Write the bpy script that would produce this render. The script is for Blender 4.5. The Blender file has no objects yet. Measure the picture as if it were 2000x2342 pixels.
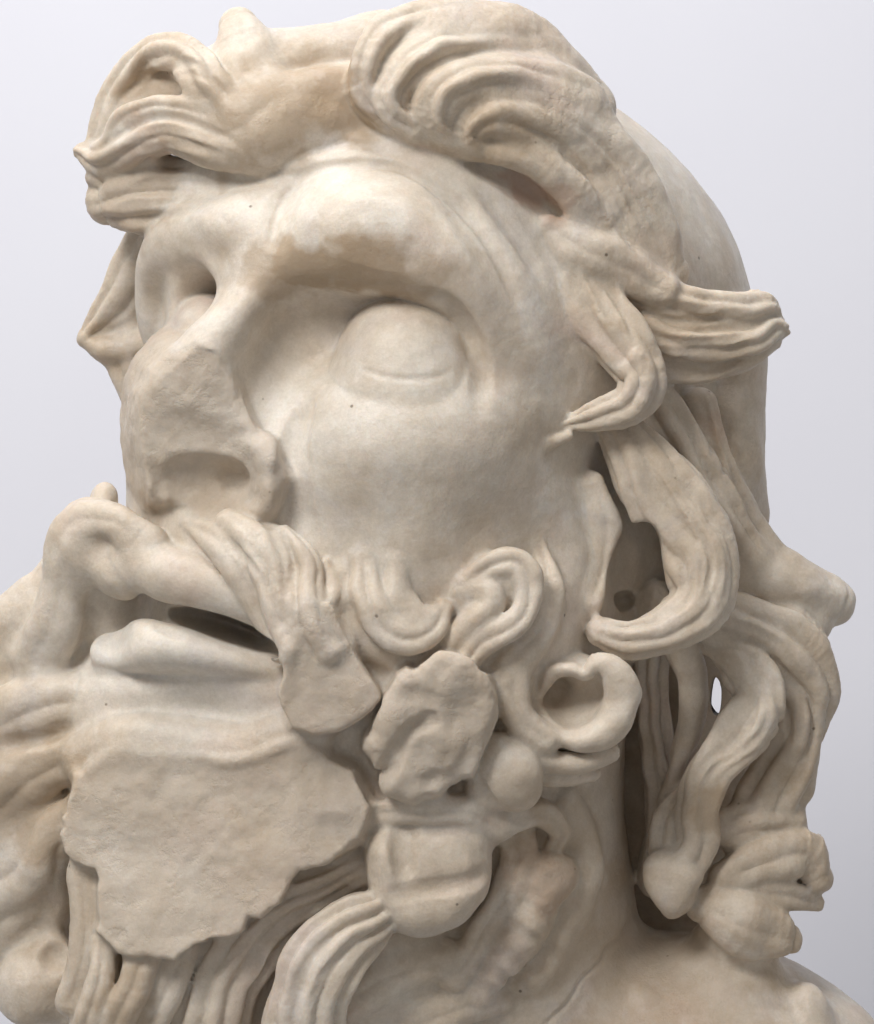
import bpy, math, time
import numpy as np
from mathutils import Vector

T0 = time.time()
# ----------------------------------------------------------------------------
# units: the bust is modelled in "u" (x right, y down, z towards the viewer);
# one u is 0.3 mm of stone.  S converts to metres.
# ----------------------------------------------------------------------------
S = 0.0003
CX, CY, D = 1000.0, 1171.0, 7000.0
V = 4.4                      # voxel size of the carving grid, in u
rng = np.random.default_rng(7)

sc = bpy.context.scene

# ------------------------------- camera -------------------------------------
cam_d = bpy.data.cameras.new("camera")
cam = bpy.data.objects.new("camera", cam_d)
sc.collection.objects.link(cam)
cam.location = (0, -D * S, 0)
cam.rotation_euler = (math.radians(90), 0, 0)
cam_d.sensor_fit = 'VERTICAL'
cam_d.angle = 2 * math.atan(1171.0 / D)
cam_d.clip_end = 50
sc.cycles.max_bounces = 4
sc.cycles.diffuse_bounces = 4
sc.cycles.glossy_bounces = 1
sc.cycles.use_adaptive_sampling = True
sc.cycles.adaptive_threshold = 0.06
sc.cycles.adaptive_min_samples = 24
sc.cycles.use_denoising = True
sc.camera = cam

# ------------------------------- light --------------------------------------
w = bpy.data.worlds.new("World")
sc.world = w
w.use_nodes = True
bg = w.node_tree.nodes["Background"]
bg.inputs[0].default_value = (1.0, 0.985, 0.965, 1)
bg.inputs[1].default_value = 0.36

def area(name, loc, target, size, power, col=(1, 1, 1)):
    l = bpy.data.lights.new(name, 'AREA')
    l.shape = 'DISK'
    l.size = size
    l.energy = power
    l.color = col
    o = bpy.data.objects.new(name, l)
    sc.collection.objects.link(o)
    o.location = loc
    d = Vector(target) - Vector(loc)
    o.rotation_euler = d.to_track_quat('-Z', 'Y').to_euler()
    return o

area("key_lamp", (-1.1, -1.7, 1.65), (-0.02, -0.1, 0.0), 0.9, 50, (1.0, 0.975, 0.94))
area("wall_lamp", (-0.25, -0.5, 2.5), (0.0, 0.95, 0.0), 1.3, 44, (0.97, 0.98, 1.0))

sc.view_settings.view_transform = 'Standard'
sc.view_settings.look = 'None'
sc.view_settings.exposure = 0.0
sc.view_settings.gamma = 1.0

# ----------------------------------------------------------------------------
# carving grid: a signed distance field, negative inside the stone
# ----------------------------------------------------------------------------
LO = np.array([-210., -50., -480.])
HI = np.array([2140., 2420., 640.])
FINE = V
def new_grid(v):
    global V, NN, F, LAB, AX
    V = v
    NN = np.ceil((HI - LO) / V).astype(int) + 1
    F = np.full(NN, 400.0, np.float32)
    LAB = np.zeros(NN, np.uint8)
    AX = [(LO[i] + V * np.arange(NN[i])).astype(np.float32) for i in range(3)]
new_grid(3 * FINE)           # the big masses are roughed out coarsely

def refine():
    """go on with the fine grid, keeping what has been roughed out"""
    global F, LAB
    F0, L0, V0, N0 = F, LAB, V, NN
    new_grid(FINE)
    G = F0
    li = []
    for ax in range(3):
        t = (np.arange(NN[ax]) * V / V0)
        i = np.clip(np.floor(t).astype(int), 0, N0[ax] - 2)
        f = np.clip(t - i, 0, 1).astype(np.float32)
        wts = (-0.5 * f + f ** 2 - 0.5 * f ** 3, 1 - 2.5 * f ** 2 + 1.5 * f ** 3,
               0.5 * f + 2 * f ** 2 - 1.5 * f ** 3, -0.5 * f ** 2 + 0.5 * f ** 3)
        shp = [1, 1, 1]; shp[ax] = -1
        out = None
        for o, wt in zip((-1, 0, 1, 2), wts):
            q = np.take(G, np.clip(i + o, 0, N0[ax] - 1), ax)
            q *= wt.reshape(shp)
            out = q if out is None else np.add(out, q, out=out)
        G = out
        li.append(np.clip(np.rint(t).astype(int), 0, N0[ax] - 1))
    F = G
    LAB = L0[np.ix_(*li)]

def PP(px, py, z):
    k = (D - z) / D
    return np.array([CX + (px - CX) * k, CY + (py - CY) * k, z], float)

def to_px(X, Y, Z):
    k = D / (D - Z)
    return CX + (X - CX) * k, CY + (Y - CY) * k

def box(lo, hi):
    sl = []
    for i in range(3):
        a = int(max(0, math.floor((lo[i] - LO[i]) / V)))
        b = int(min(NN[i], math.ceil((hi[i] - LO[i]) / V) + 1))
        if b <= a:
            return None
        sl.append(slice(a, b))
    return tuple(sl)

def coords(sl):
    return (AX[0][sl[0]][:, None, None], AX[1][sl[1]][None, :, None], AX[2][sl[2]][None, None, :])

def merge(sl, g, k, lab):
    a = F[sl]
    if lab is not None:
        LAB[sl][g < a] = lab
    if k > 0:
        h = np.clip(0.5 + 0.5 * (a - g) / k, 0, 1)
        F[sl] = a + (g - a) * h - k * h * (1 - h)
    else:
        F[sl] = np.minimum(a, g)

def carve(sl, g, k, lab=None):
    """remove the shape g"""
    a = F[sl]
    b = -g
    if lab is not None:
        LAB[sl][(b > a) & (b < 60)] = lab
    if k > 0:
        h = np.clip(0.5 - 0.5 * (a - b) / k, 0, 1)
        F[sl] = a + (b - a) * h + k * h * (1 - h)
    else:
        F[sl] = np.maximum(a, b)

def rot(yaw=0, pitch=0, roll=0):
    y, p, r = (math.radians(a) for a in (yaw, pitch, roll))
    Ry = np.array([[math.cos(y), 0, math.sin(y)], [0, 1, 0], [-math.sin(y), 0, math.cos(y)]])
    Rx = np.array([[1, 0, 0], [0, math.cos(p), -math.sin(p)], [0, math.sin(p), math.cos(p)]])
    Rz = np.array([[math.cos(r), -math.sin(r), 0], [math.sin(r), math.cos(r), 0], [0, 0, 1]])
    return Ry @ Rx @ Rz            # columns: local axes in grid space

def ell(px, py, z, rx, ry, rz, R=None, k=30, lab=0, sub=False):
    c = PP(px, py, z)
    R = np.eye(3) if R is None else R
    r = np.array([rx, ry, rz], float)
    ext = np.sqrt(((R * r[None, :]) ** 2).sum(1)) + k + 3 * V
    sl = box(c - ext, c + ext)
    if sl is None:
        return
    x, y, zz = coords(sl)
    x = x - np.float32(c[0]); y = y - np.float32(c[1]); zz = zz - np.float32(c[2])
    q0 = 0; q1 = 0
    for i in range(3):
        a = R[:, i].astype(np.float32)
        t = (x * a[0] + y * a[1] + zz * a[2]) / np.float32(r[i])
        q0 = q0 + t * t
        q1 = q1 + (t / np.float32(r[i])) ** 2
    q0 = np.sqrt(q0)
    g = q0 * (q0 - 1) / np.sqrt(q1 + 1e-12)
    (carve if sub else merge)(sl, g.astype(np.float32), k, lab)

def first_hit(px, py):
    """depth of the stone's front surface seen at image point (px, py)"""
    z = AX[2]
    kk = (D - z) / D
    xi = np.clip(np.rint((CX + (px - CX) * kk - LO[0]) / V).astype(int), 0, NN[0] - 1)
    yi = np.clip(np.rint((CY + (py - CY) * kk - LO[1]) / V).astype(int), 0, NN[1] - 1)
    col = F[xi, yi, np.arange(NN[2])]
    ins = np.nonzero(col < 0)[0]
    if len(ins) == 0:
        return None
    i = ins[-1]
    if i + 1 < NN[2]:
        a, b = col[i], col[i + 1]
        return float(z[i] + V * (-a) / max(b - a, 1e-6))
    return float(z[i])

def grad(P):
    i = np.clip(np.rint((P - LO) / V).astype(int), 3, NN - 4)
    g = np.array([F[i[0] + 2, i[1], i[2]] - F[i[0] - 2, i[1], i[2]],
                  F[i[0], i[1] + 2, i[2]] - F[i[0], i[1] - 2, i[2]],
                  F[i[0], i[1], i[2] + 2] - F[i[0], i[1], i[2] - 2]], float)
    n = np.linalg.norm(g)
    return g / n if n > 1e-6 else np.array([0, 0, 1.])

def catmull(P, step):
    P = np.asarray(P, float)
    if len(P) == 2:
        n = max(2, int(np.linalg.norm((P[1] - P[0])[:2]) / step))
        t = np.linspace(0, 1, n + 1)[:, None]
        return P[0] * (1 - t) + P[1] * t
    Q = np.vstack([2 * P[0] - P[1], P, 2 * P[-1] - P[-2]])
    out = []
    for i in range(1, len(Q) - 2):
        p0, p1, p2, p3 = Q[i - 1], Q[i], Q[i + 1], Q[i + 2]
        n = max(2, int(np.linalg.norm((p2 - p1)[:3]) / step))
        t = (np.arange(n) / n)[:, None]
        out.append(0.5 * ((2 * p1) + (-p0 + p2) * t + (2 * p0 - 5 * p1 + 4 * p2 - p3) * t ** 2
                          + (-p0 + 3 * p1 - 3 * p2 + p3) * t ** 3))
    out.append(Q[-2][None])
    return np.vstack(out)

def surf_pts(pts, lift=0.0):
    """(px,py[,lift]) -> 3D points lying on the present surface"""
    out, last = [], 100.0
    for p in pts:
        z = first_hit(p[0], p[1])
        if z is None:
            z = last
        last = z
        out.append(PP(p[0], p[1], z + (p[2] if len(p) > 2 else lift)))
    return np.array(out)

def lock(pts, lab, k=14, on=False, groove=0, gamp=0.0, gph=0.0, tilt=0.0, sharp=1.0,
         twist=0.0, flat=2.0, sub=False, wob=0.0):
    """a carved strand: pts = (px, py, z, half width, half thickness); on=True: z is the lift over the surface"""
    A = np.array(pts, float)
    if on:
        base = []
        last = 100.0
        for p in pts:
            z = first_hit(p[0], p[1])
            z = last if z is None else z
            last = z
            base.append(z + p[2])
        A[:, 2] = base
    C = np.array([PP(*a[:3]) for a in A])
    A = np.hstack([C, A[:, 3:]])
    rmin = A[:, 3:].min()
    A = catmull(A, max(6.0, min(24.0, rmin * 0.45)))
    A[:, 3:] = np.maximum(A[:, 3:], 3.0)
    C = A[:, :3]; W = A[:, 3]; TH = A[:, 4]
    M = len(C)
    T = np.gradient(C, axis=0)
    T /= np.linalg.norm(T, axis=1)[:, None] + 1e-9
    U = np.concatenate([[0], np.cumsum(np.linalg.norm(np.diff(C, axis=0), axis=1))])
    if on:
        N0 = np.array([grad(c) for c in C])
        for _ in range(6):
            N0[1:-1] = (N0[:-2] + 2 * N0[1:-1] + N0[2:]) / 4
        N0 = N0 * 0.7 + np.array([0, 0, 0.3])
    else:
        N0 = np.tile(np.array([0, 0, 1.0]), (M, 1))
    Nn = N0 - (N0 * T).sum(1)[:, None] * T
    bad = np.linalg.norm(Nn, axis=1) < 0.15
    Nn[bad] = np.array([0, -1.0, 0]) - (np.array([0, -1.0, 0]) * T[bad]).sum(1)[:, None] * T[bad]
    Nn /= np.linalg.norm(Nn, axis=1)[:, None]
    Sd = np.cross(T, Nn)
    tl = np.interp(U / U[-1], np.linspace(0, 1, len(np.atleast_1d(tilt))), np.atleast_1d(tilt)) if np.size(tilt) > 1 \
        else np.full(M, float(np.atleast_1d(tilt)[0]))
    tl = np.radians(tl)
    Sd, Nn = (Sd * np.cos(tl)[:, None] + Nn * np.sin(tl)[:, None],
              Nn * np.cos(tl)[:, None] - Sd * np.sin(tl)[:, None])
    dU = np.gradient(U); dW = np.gradient(W) / dU; dT = np.gradient(TH) / dU
    R = np.maximum(W, TH)
    mar = k + 3 * V
    lo = (C - R[:, None]).min(0) - mar; hi = (C + R[:, None]).max(0) + mar
    sl = box(lo, hi)
    if sl is None:
        return
    shp = tuple(s.stop - s.start for s in sl)
    G = np.full(shp, 400.0, np.float32)
    off = [s.start for s in sl]
    CH = 6
    for c0 in range(0, M, CH):
        i0, i1 = max(0, c0 - 3), min(M, c0 + CH + 3)
        cc = slice(c0, min(M, c0 + CH))
        l2 = (C[cc] - R[cc, None]).min(0) - mar; h2 = (C[cc] + R[cc, None]).max(0) + mar
        s2 = box(l2, h2)
        if s2 is None:
            continue
        x, y, z = coords(s2)
        best = None
        for i in range(i0, i1):
            d2 = (x - np.float32(C[i, 0])) ** 2 + (y - np.float32(C[i, 1])) ** 2 + (z - np.float32(C[i, 2])) ** 2
            if best is None:
                best = d2; idx = np.full(d2.shape, i, np.int16)
            else:
                m = d2 < best
                idx[m] = i
                best = np.minimum(best, d2)
        sel = best < (R[i0:i1].max() + mar) ** 2
        if i0 > 0:
            sel &= idx > i0
        if i1 < M:
            sel &= idx < i1 - 1
        if not sel.any():
            continue
        ii = np.nonzero(sel)
        id_ = idx[ii]
        d = np.stack([AX[0][s2[0]][ii[0]] - C[id_, 0], AX[1][s2[1]][ii[1]] - C[id_, 1],
                      AX[2][s2[2]][ii[2]] - C[id_, 2]], 1)
        tau = (d * T[id_]).sum(1); s = (d * Sd[id_]).sum(1); n = (d * Nn[id_]).sum(1)
        inner = (id_ > 0) & (id_ < M - 1)
        tw = np.clip(tau, -30, 30)
        ww = np.maximum(W[id_] + dW[id_] * tw * inner, 2.5); tt = np.maximum(TH[id_] + dT[id_] * tw * inner, 2.5)
        endt = np.where(id_ == 0, np.minimum(tau, 0), np.where(id_ == M - 1, np.maximum(tau, 0), 0.0))
        a = np.abs(s / ww); b = np.abs(n / tt); e = endt / np.minimum(ww, tt)
        if flat != 2.0:
            q = (a ** flat + b ** flat) ** (1 / flat)
            q = np.sqrt(q * q + e * e)
        else:
            q = np.sqrt(a * a + b * b + e * e)
        q1 = np.sqrt((s / ww ** 2) ** 2 + (n / tt ** 2) ** 2 + (e / np.minimum(ww, tt)) ** 2) + 1e-9
        g = q * (q - 1) / q1
        g = np.where(q < 0.5, -0.5 * np.minimum(ww, tt), g)
        if groove:
            u = U[id_] + tau
            ang = np.arctan2(n / tt, s / ww)            # round the section
            ph = ang * groove + gph + twist * u + wob * np.sin(u * 0.013 + 2.0 * np.sin(u * 0.0047 + gph)) 
            v = np.abs(np.sin(ph))
            fade = np.clip(np.minimum(u + 15, U[-1] - u + 25) / 60.0, 0.15, 1)
            g = g + gamp * fade * ((1 - v) ** sharp)
        loc = tuple(ii[j] + s2[j].start - off[j] for j in range(3))
        G[loc] = np.minimum(G[loc], g)
    (carve if sub else merge)(sl, G, k, lab)

def poly_dist(poly, x, y):
    """signed distance to a 2D polygon"""
    P = np.asarray(poly, np.float32)
    d = None
    inside = np.zeros(np.broadcast(x, y).shape, bool)
    for i in range(len(P)):
        a, b = P[i - 1], P[i]
        e = b - a
        wx, wy = x - a[0], y - a[1]
        t = np.clip((wx * e[0] + wy * e[1]) / (e @ e + 1e-9), 0, 1)
        dd = (wx - e[0] * t) ** 2 + (wy - e[1] * t) ** 2
        d = dd if d is None else np.minimum(d, dd)
        c = ((a[1] > y) != (b[1] > y)) & (x < (b[0] - a[0]) * (y - a[1]) / (b[1] - a[1] + 1e-9) + a[0])
        inside ^= c
    return np.where(inside, -1, 1) * np.sqrt(d)

def ragged(poly, amp, step=22, seed=1):
    r = np.random.default_rng(seed)
    P = np.asarray(poly, float)
    out = []
    for i in range(len(P)):
        a, b = P[i], P[(i + 1) % len(P)]
        n = max(1, int(np.linalg.norm(b - a) / step))
        for j in range(n):
            p = a + (b - a) * j / n
            out.append(p + r.normal(0, amp, 2))
    return np.array(out)

def smooth_poly(poly, step=14):
    P = np.asarray(poly, float)
    Q = np.vstack([P[-3:], P, P[:3]])
    C = catmull(Q, step)
    n0 = np.argmin(np.linalg.norm(C - P[0], axis=1)[:len(C) // 2])
    n1 = len(C) // 2 + np.argmin(np.linalg.norm(C - P[0], axis=1)[len(C) // 2:])
    return C[n0:n1]

def plate(poly, zfun, thick, k, lab, rnd=14, slope=0.0):
    """a broken lump of stone: outline in image px, front face zfun = (z, dz/dx, dz/dy) about the outline's centre"""
    P = np.asarray(poly, float)
    c = P.mean(0)
    z0, zx, zy = zfun
    kk = (D - z0) / D
    Q = np.stack([CX + (P[:, 0] - CX) * kk, CY + (P[:, 1] - CY) * kk], 1)
    qc = Q.mean(0)
    ext = np.abs(Q - qc).max(0)
    dz = abs(zx) * ext[0] + abs(zy) * ext[1]
    m = k + 3 * V
    grow = max(0.0, slope) * thick
    lo = np.array([Q[:, 0].min() - m - grow, Q[:, 1].min() - m - grow, z0 - thick - dz - m])
    hi = np.array([Q[:, 0].max() + m + grow, Q[:, 1].max() + m + grow, z0 + dz + m])
    sl = box(lo, hi)
    x, y, z = coords(sl)
    pd = poly_dist(Q, x[:, :, 0], y[:, :, 0])[:, :, None].astype(np.float32)
    zf = np.float32(z0) + np.float32(zx) * (x - np.float32(qc[0])) + np.float32(zy) * (y - np.float32(qc[1]))
    d1 = (z - zf) / math.sqrt(1 + zx * zx + zy * zy)
    pd = pd - slope * np.clip(-d1, 0, thick)
    d2 = -(z - zf) - thick
    a = pd + rnd; b = np.maximum(d1, d2) + rnd
    g = np.minimum(np.maximum(a, b), 0) + np.sqrt(np.maximum(a, 0) ** 2 + np.maximum(b, 0) ** 2) - rnd
    merge(sl, g.astype(np.float32), k, lab)

def cut(poly, zfun, k, lab):
    """knock off whatever stands in front of a plane, within an outline in image px"""
    P = np.asarray(poly, float)
    z0, zx, zy = zfun
    kk = (D - z0) / D
    Q = np.stack([CX + (P[:, 0] - CX) * kk, CY + (P[:, 1] - CY) * kk], 1)
    qc = Q.mean(0)
    m = k + 3 * V
    lo = np.array([Q[:, 0].min() - m, Q[:, 1].min() - m, z0 - 160]); hi = np.array([Q[:, 0].max() + m, Q[:, 1].max() + m, z0 + 200])
    sl = box(lo, hi)
    x, y, z = coords(sl)
    pd = poly_dist(Q, x[:, :, 0], y[:, :, 0])[:, :, None].astype(np.float32)
    zf = np.float32(z0) + np.float32(zx) * (x - np.float32(qc[0])) + np.float32(zy) * (y - np.float32(qc[1]))
    d1 = (zf - z) / math.sqrt(1 + zx * zx + zy * zy)
    g = np.maximum(pd * 0.75, d1).astype(np.float32)
    LAB[sl][(np.abs(z - zf) < 30) & (pd < 0)] = lab
    carve(sl, g, k, None)

def stroke(pts, r, amp, p=2.0, lab=None, taper=True, labs=None):
    """push (amp<0) or raise (amp>0) the surface along a line on it; r may be (start, end)"""
    rm = float(np.min(r))
    P2 = catmull(np.array([[q[0], q[1]] for q in pts], float), max(9.0, rm * 0.3)) if len(pts) > 1 else np.array(pts, float)[:, :2]
    C = surf_pts(P2)
    for _ in range(2):
        if len(C) > 4:
            C[1:-1] = (C[:-2] + 2 * C[1:-1] + C[2:]) / 4
    M = len(C)
    if M == 1:
        C = np.vstack([C, C + 0.5]); M = 2; taper = False
    tt = np.linspace(0, 1, M)
    rr = np.interp(tt, np.linspace(0, 1, np.size(r)), np.atleast_1d(r))
    aa = np.full(M, float(amp)) if not taper else amp * np.clip(np.minimum(tt, 1 - tt) * 5 + 0.12, 0, 1)
    lo = C.min(0) - rr.max() - V; hi = C.max(0) + rr.max() + V
    sl0 = box(lo, hi)
    if sl0 is None:
        return
    G = np.zeros(tuple(s.stop - s.start for s in sl0), np.float32)
    off = [s.start for s in sl0]
    f4 = np.float32
    for i in range(M - 1):
        a, b = C[i], C[i + 1]
        R = max(rr[i], rr[i + 1])
        sl = box(np.minimum(a, b) - R, np.maximum(a, b) + R)
        if sl is None:
            continue
        x, y, z = coords(sl)
        e = (b - a).astype(f4)
        x = x - f4(a[0]); y = y - f4(a[1]); z = z - f4(a[2])
        t = np.clip((x * e[0] + y * e[1] + z * e[2]) / f4(e @ e + 1e-6), 0, 1)
        d2 = (x - e[0] * t) ** 2 + (y - e[1] * t) ** 2 + (z - e[2] * t) ** 2
        d2 /= (f4(rr[i]) + f4(rr[i + 1] - rr[i]) * t) ** 2
        wgt = np.clip(1 - d2, 0, 1) ** f4(p) * (f4(aa[i]) + f4(aa[i + 1] - aa[i]) * t)
        o = tuple(slice(s.start - off[j], s.stop - off[j]) for j, s in enumerate(sl))
        G[o] = np.maximum(G[o], wgt) if amp > 0 else np.minimum(G[o], wgt)
    if labs is not None:
        G *= np.isin(LAB[sl0], labs)
    F[sl0] -= G
    if lab is not None:
        LAB[sl0][np.abs(G) > 0.35 * abs(amp)] = lab

def warp(ctrl, r):
    """push the roughed-out front to given depths: ctrl = (px, py, z)"""
    A = np.array(ctrl, float)
    dz = []
    for px, py, z in A:
        h = first_hit(px, py)
        dz.append(0.0 if h is None else z - h)
    dz = np.array(dz)
    K = np.exp(-((A[:, None, 0] - A[None, :, 0]) ** 2 + (A[:, None, 1] - A[None, :, 1]) ** 2) / r ** 2)
    wt = np.linalg.solve(K + 0.02 * np.eye(len(A)), dz)
    x, y = AX[0][:, None], AX[1][None, :]
    k0 = (D - 350.0) / D
    gx, gy = CX + (x - CX) / k0, CY + (y - CY) / k0
    off = np.zeros((NN[0], NN[1]))
    for (px, py, z), wv in zip(A, wt):
        off += wv * np.exp(-((gx - px) ** 2 + (gy - py) ** 2) / r ** 2)
    zi = np.arange(NN[2])[None, None, :] - (off / V)[:, :, None] * np.clip((AX[2] + 500) / 500, 0, 1)[None, None, :]
    zi = np.clip(zi, 0, NN[2] - 1.001)
    i = np.floor(zi).astype(int); f = (zi - i).astype(np.float32)
    F[:] = np.take_along_axis(F, i, 2) * (1 - f) + np.take_along_axis(F, i + 1, 2) * f

def comb(A, B, n, r, amp, p=1.5, jit=0.25, labs=None, seed=0):
    """n fine lines between the guides A and B"""
    rr = np.random.default_rng(seed + 11)
    A = catmull(np.array(A, float), 15.0); B = catmull(np.array(B, float), 15.0)
    m = 14
    def rs(Q):
        u = np.linspace(0, 1, len(Q)); t = np.linspace(0, 1, m)
        return np.stack([np.interp(t, u, Q[:, 0]), np.interp(t, u, Q[:, 1])], 1)
    A = rs(A); B = rs(B)
    for i in range(n):
        t = (i + 0.5 + rr.uniform(-jit, jit)) / n
        tv = t + jit / n * np.sin(np.linspace(0, 3, m) + rr.uniform(0, 6))
        L = A * (1 - tv[:, None]) + B * tv[:, None]
        a, b = rr.uniform(0, 0.18), rr.uniform(0.82, 1)
        i0, i1 = int(a * m), max(int(b * m), 4)
        stroke(L[i0:i1], r * rr.uniform(0.8, 1.25), amp * rr.uniform(0.6, 1.2), p=p, labs=labs)

# ----------------------------------------------------------------------------
# parts of the bust: label index -> (object name, description)
# ----------------------------------------------------------------------------
PARTS = {0: ("head", None)}
def part(name, label=None):
    i = len(PARTS)
    PARTS[i] = (name, label)
    return i

# ----------------------------------------------------------------------------
# the carving itself
# ----------------------------------------------------------------------------
H = rot(-50, 8, 0)
# ---------------------------------------------------------------- base masses
ell(1060, 690, -150, 560, 560, 750, H, k=10)                 # skull
ell(720, 1120, 40, 400, 440, 440, H, k=120)                  # face block
ell(620, 1560, 40, 330, 330, 350, H, k=110)                  # jaw
ell(765, 530, 60, 380, 280, 440, H, k=80)                    # forehead
ell(960, 1020, 160, 260, 300, 300, H, k=100)                 # cheek
ell(1130, 1250, 0, 260, 330, 300, None, k=100)               # cheek, towards the ear
NECK = part("neck")
ell(1120, 1500, -110, 325, 700, 320, None, k=60, lab=NECK)
ell(1130, 2200, -110, 330, 800, 330, None, k=60, lab=NECK)
ell(1500, 2650, -120, 640, 530, 400, None, k=80, lab=NECK)   # shoulder
ell(1420, 980, -260, 330, 560, 330, None, k=100)             # back of the head, below the skull
BEARD = part("beard")
ell(520, 1950, 60, 340, 330, 300, None, k=60, lab=BEARD)
ell(950, 1680, 60, 330, 330, 260, None, k=80, lab=BEARD)
ell(760, 2250, 40, 420, 330, 270, None, k=80, lab=BEARD)
ell(190, 1560, 60, 190, 230, 200, None, k=90, lab=BEARD)
ell(205, 1330, 190, 110, 160, 140, None, k=60)
warp([(560, 470, 370), (760, 440, 452), (900, 490, 474), (1000, 470, 460), (1200, 500, 375), (560, 560, 395), (760, 560, 480), (1000, 600, 480),
      (1180, 780, 430), (930, 815, 430), (700, 800, 370), (520, 680, 380), (430, 830, 380), (420, 980, 370), (450, 1130, 390),
      (610, 1100, 420), (800, 1050, 500), (1000, 1060, 495), (1200, 1100, 410), (1330, 1000, 290), (660, 1220, 430), (850, 1220, 480),
      (1050, 1250, 455), (1250, 1300, 350), (430, 1320, 390), (640, 1480, 400), (400, 1480, 370), (400, 1640, 395), (900, 1430, 460),
      (1100, 1430, 435), (1260, 1500, 370), (700, 1700, 390), (400, 1800, 360), (950, 1650, 430), (1130, 1680, 380), (1280, 1700, 270), (1300, 700, 350),
      (1370, 1300, 250), (960, 1880, 350), (1130, 1900, 290), (1270, 1950, 235), (1380, 1900, 130), (900, 2080, 330), (1100, 2150, 240), (1250, 2200, 230),
      (200, 1620, 290), (180, 1400, 250)], 180)
BACK = part("back_hair")
ell(1600, 1800, -330, 240, 470, 190, None, k=40, lab=BACK)
ell(1560, 1300, -250, 200, 300, 230, None, k=60, lab=BACK)
FARB = part("beard_side")
ell(60, 1800, 60, 230, 400, 190, None, k=60, lab=FARB)
refine()

# ---------------------------------------------------------------- face
# eye sockets, brows
ell(790, 755, 555, 175, 128, 200, rot(0, 0, 14), k=70, sub=True)
ell(945, 735, 560, 190, 120, 200, rot(0, 0, 16), k=28, sub=True)
lock([(560, 600, 340, 50, 50), (640, 565, 385, 72, 70), (760, 552, 440, 84, 80), (880, 562, 455, 88, 80), (1000, 602, 445, 90, 80),
      (1090, 670, 415, 86, 75), (1145, 780, 365, 80, 70), (1150, 900, 340, 65, 60)], 0, k=100)
lock([(820, 970, 390, 70, 60), (880, 995, 420, 70, 60), (980, 990, 415, 70, 60), (1070, 960, 390, 60, 60)], 0, k=90)   # lower lid
EYE = part("eyeball")
ell(934, 832, 345, 156, 160, 176, rot(-10, 0, 0), k=5, lab=EYE)
ell(935, 950, 312, 182, 150, 198, None, k=80)
ell(930, 1010, 330, 210, 120, 178, None, k=120)
stroke([(815, 838), (880, 860), (975, 866), (1040, 846)], 12, -2.5)
stroke([(960, 668), (1030, 698), (1082, 775), (1102, 860), (1095, 930)], (28, 34), -16)
# far side
lock([(560, 540, 340, 60, 60), (460, 530, 300, 60, 60), (385, 565, 225, 52, 60), (348, 640, 130, 36, 60), (352, 740, 80, 34, 60), (385, 825, 40, 36, 60)], 0, k=40)
ell(432, 715, 330, 78, 100, 170, rot(-35, 0, 0), k=40, sub=True)
ell(476, 672, 300, 44, 34, 130, rot(-25, 0, 0), k=20, sub=True)
FEYE = part("eyeball", "far eyeball half hidden by the nose bridge")
ell(478, 755, 165, 82, 84, 160, None, k=6, lab=FEYE)
# nose
lock([(620, 600, 365, 66, 60), (572, 690, 390, 52, 76), (498, 790, 400, 68, 92), (430, 900, 385, 100, 100)], 0, k=50)
NOSE = part("nose", "broken nose with a flat rough fracture")
NP = [(372, 822), (440, 800), (500, 812), (535, 880), (552, 950), (600, 1035), (610, 1085), (580, 1120), (520, 1130), (450, 1135), (350, 1140), (330, 1060), (318, 960), (328, 880)]
plate(ragged(NP, 3, 26, 3), (450, 0.13, -0.10), 260, 20, NOSE, rnd=12, slope=0.30)
cut(ragged([(350, 812), (430, 792), (500, 806), (540, 880), (556, 950), (602, 1035), (612, 1085), (580, 1125), (520, 1140), (300, 1160), (290, 960), (310, 860)], 4, 20, 6), (446, 0.12, -0.20), 3, NOSE)
stroke([(545, 890), (560, 950), (600, 1030)], 14, 6)
stroke([(400, 960), (450, 1000), (540, 1010)], 60, -14)
ell(462, 1118, 452, 112, 78, 78, rot(0, 25, 8), k=14, sub=True, lab=NOSE)
ell(525, 1092, 425, 44, 36, 60, rot(0, 20, 14), k=14, sub=True, lab=NOSE)
lock([(560, 1010, 400, 26, 40), (605, 1030, 436, 34, 46), (634, 1085, 446, 40, 48), (620, 1150, 434, 36, 46), (575, 1185, 405, 26, 34)], NOSE, k=20)
stroke([(345, 1060), (365, 1120), (350, 1160)], 22, -14)
stroke([(715, 900), (680, 990), (666, 1080), (672, 1170), (710, 1250)], (40, 62), -28)       # fold from nose to mouth
# forehead creases
stroke([(710, 388), (662, 436), (636, 500), (612, 575)], (50, 60), -22)
stroke([(580, 455), (480, 520)], 95, 16)
stroke([(730, 490), (900, 475)], 115, 8)
stroke([(560, 420), (610, 405), (660, 410)], 40, -8)
stroke([(600, 388), (680, 405), (740, 384), (850, 376), (950, 402), (1080, 500)], 19, -15)
stroke([(700, 398), (655, 450), (632, 510), (618, 560)], 18, -15)
stroke([(690, 352), (790, 328), (900, 350)], 20, -10)
stroke([(1010, 430), (1090, 530), (1160, 640), (1210, 760)], (60, 80), -16)
stroke([(960, 400), (1060, 480), (1140, 590), (1180, 690)], 22, -14)
stroke([(1090, 420), (1170, 530), (1240, 640)], 34, -9)
stroke([(540, 470), (480, 530)], 80, 10)
stroke([(1060, 350), (1160, 400), (1260, 470), (1320, 560)], (50, 60), -34)
stroke([(790, 470), (930, 490)], 140, 14)
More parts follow.
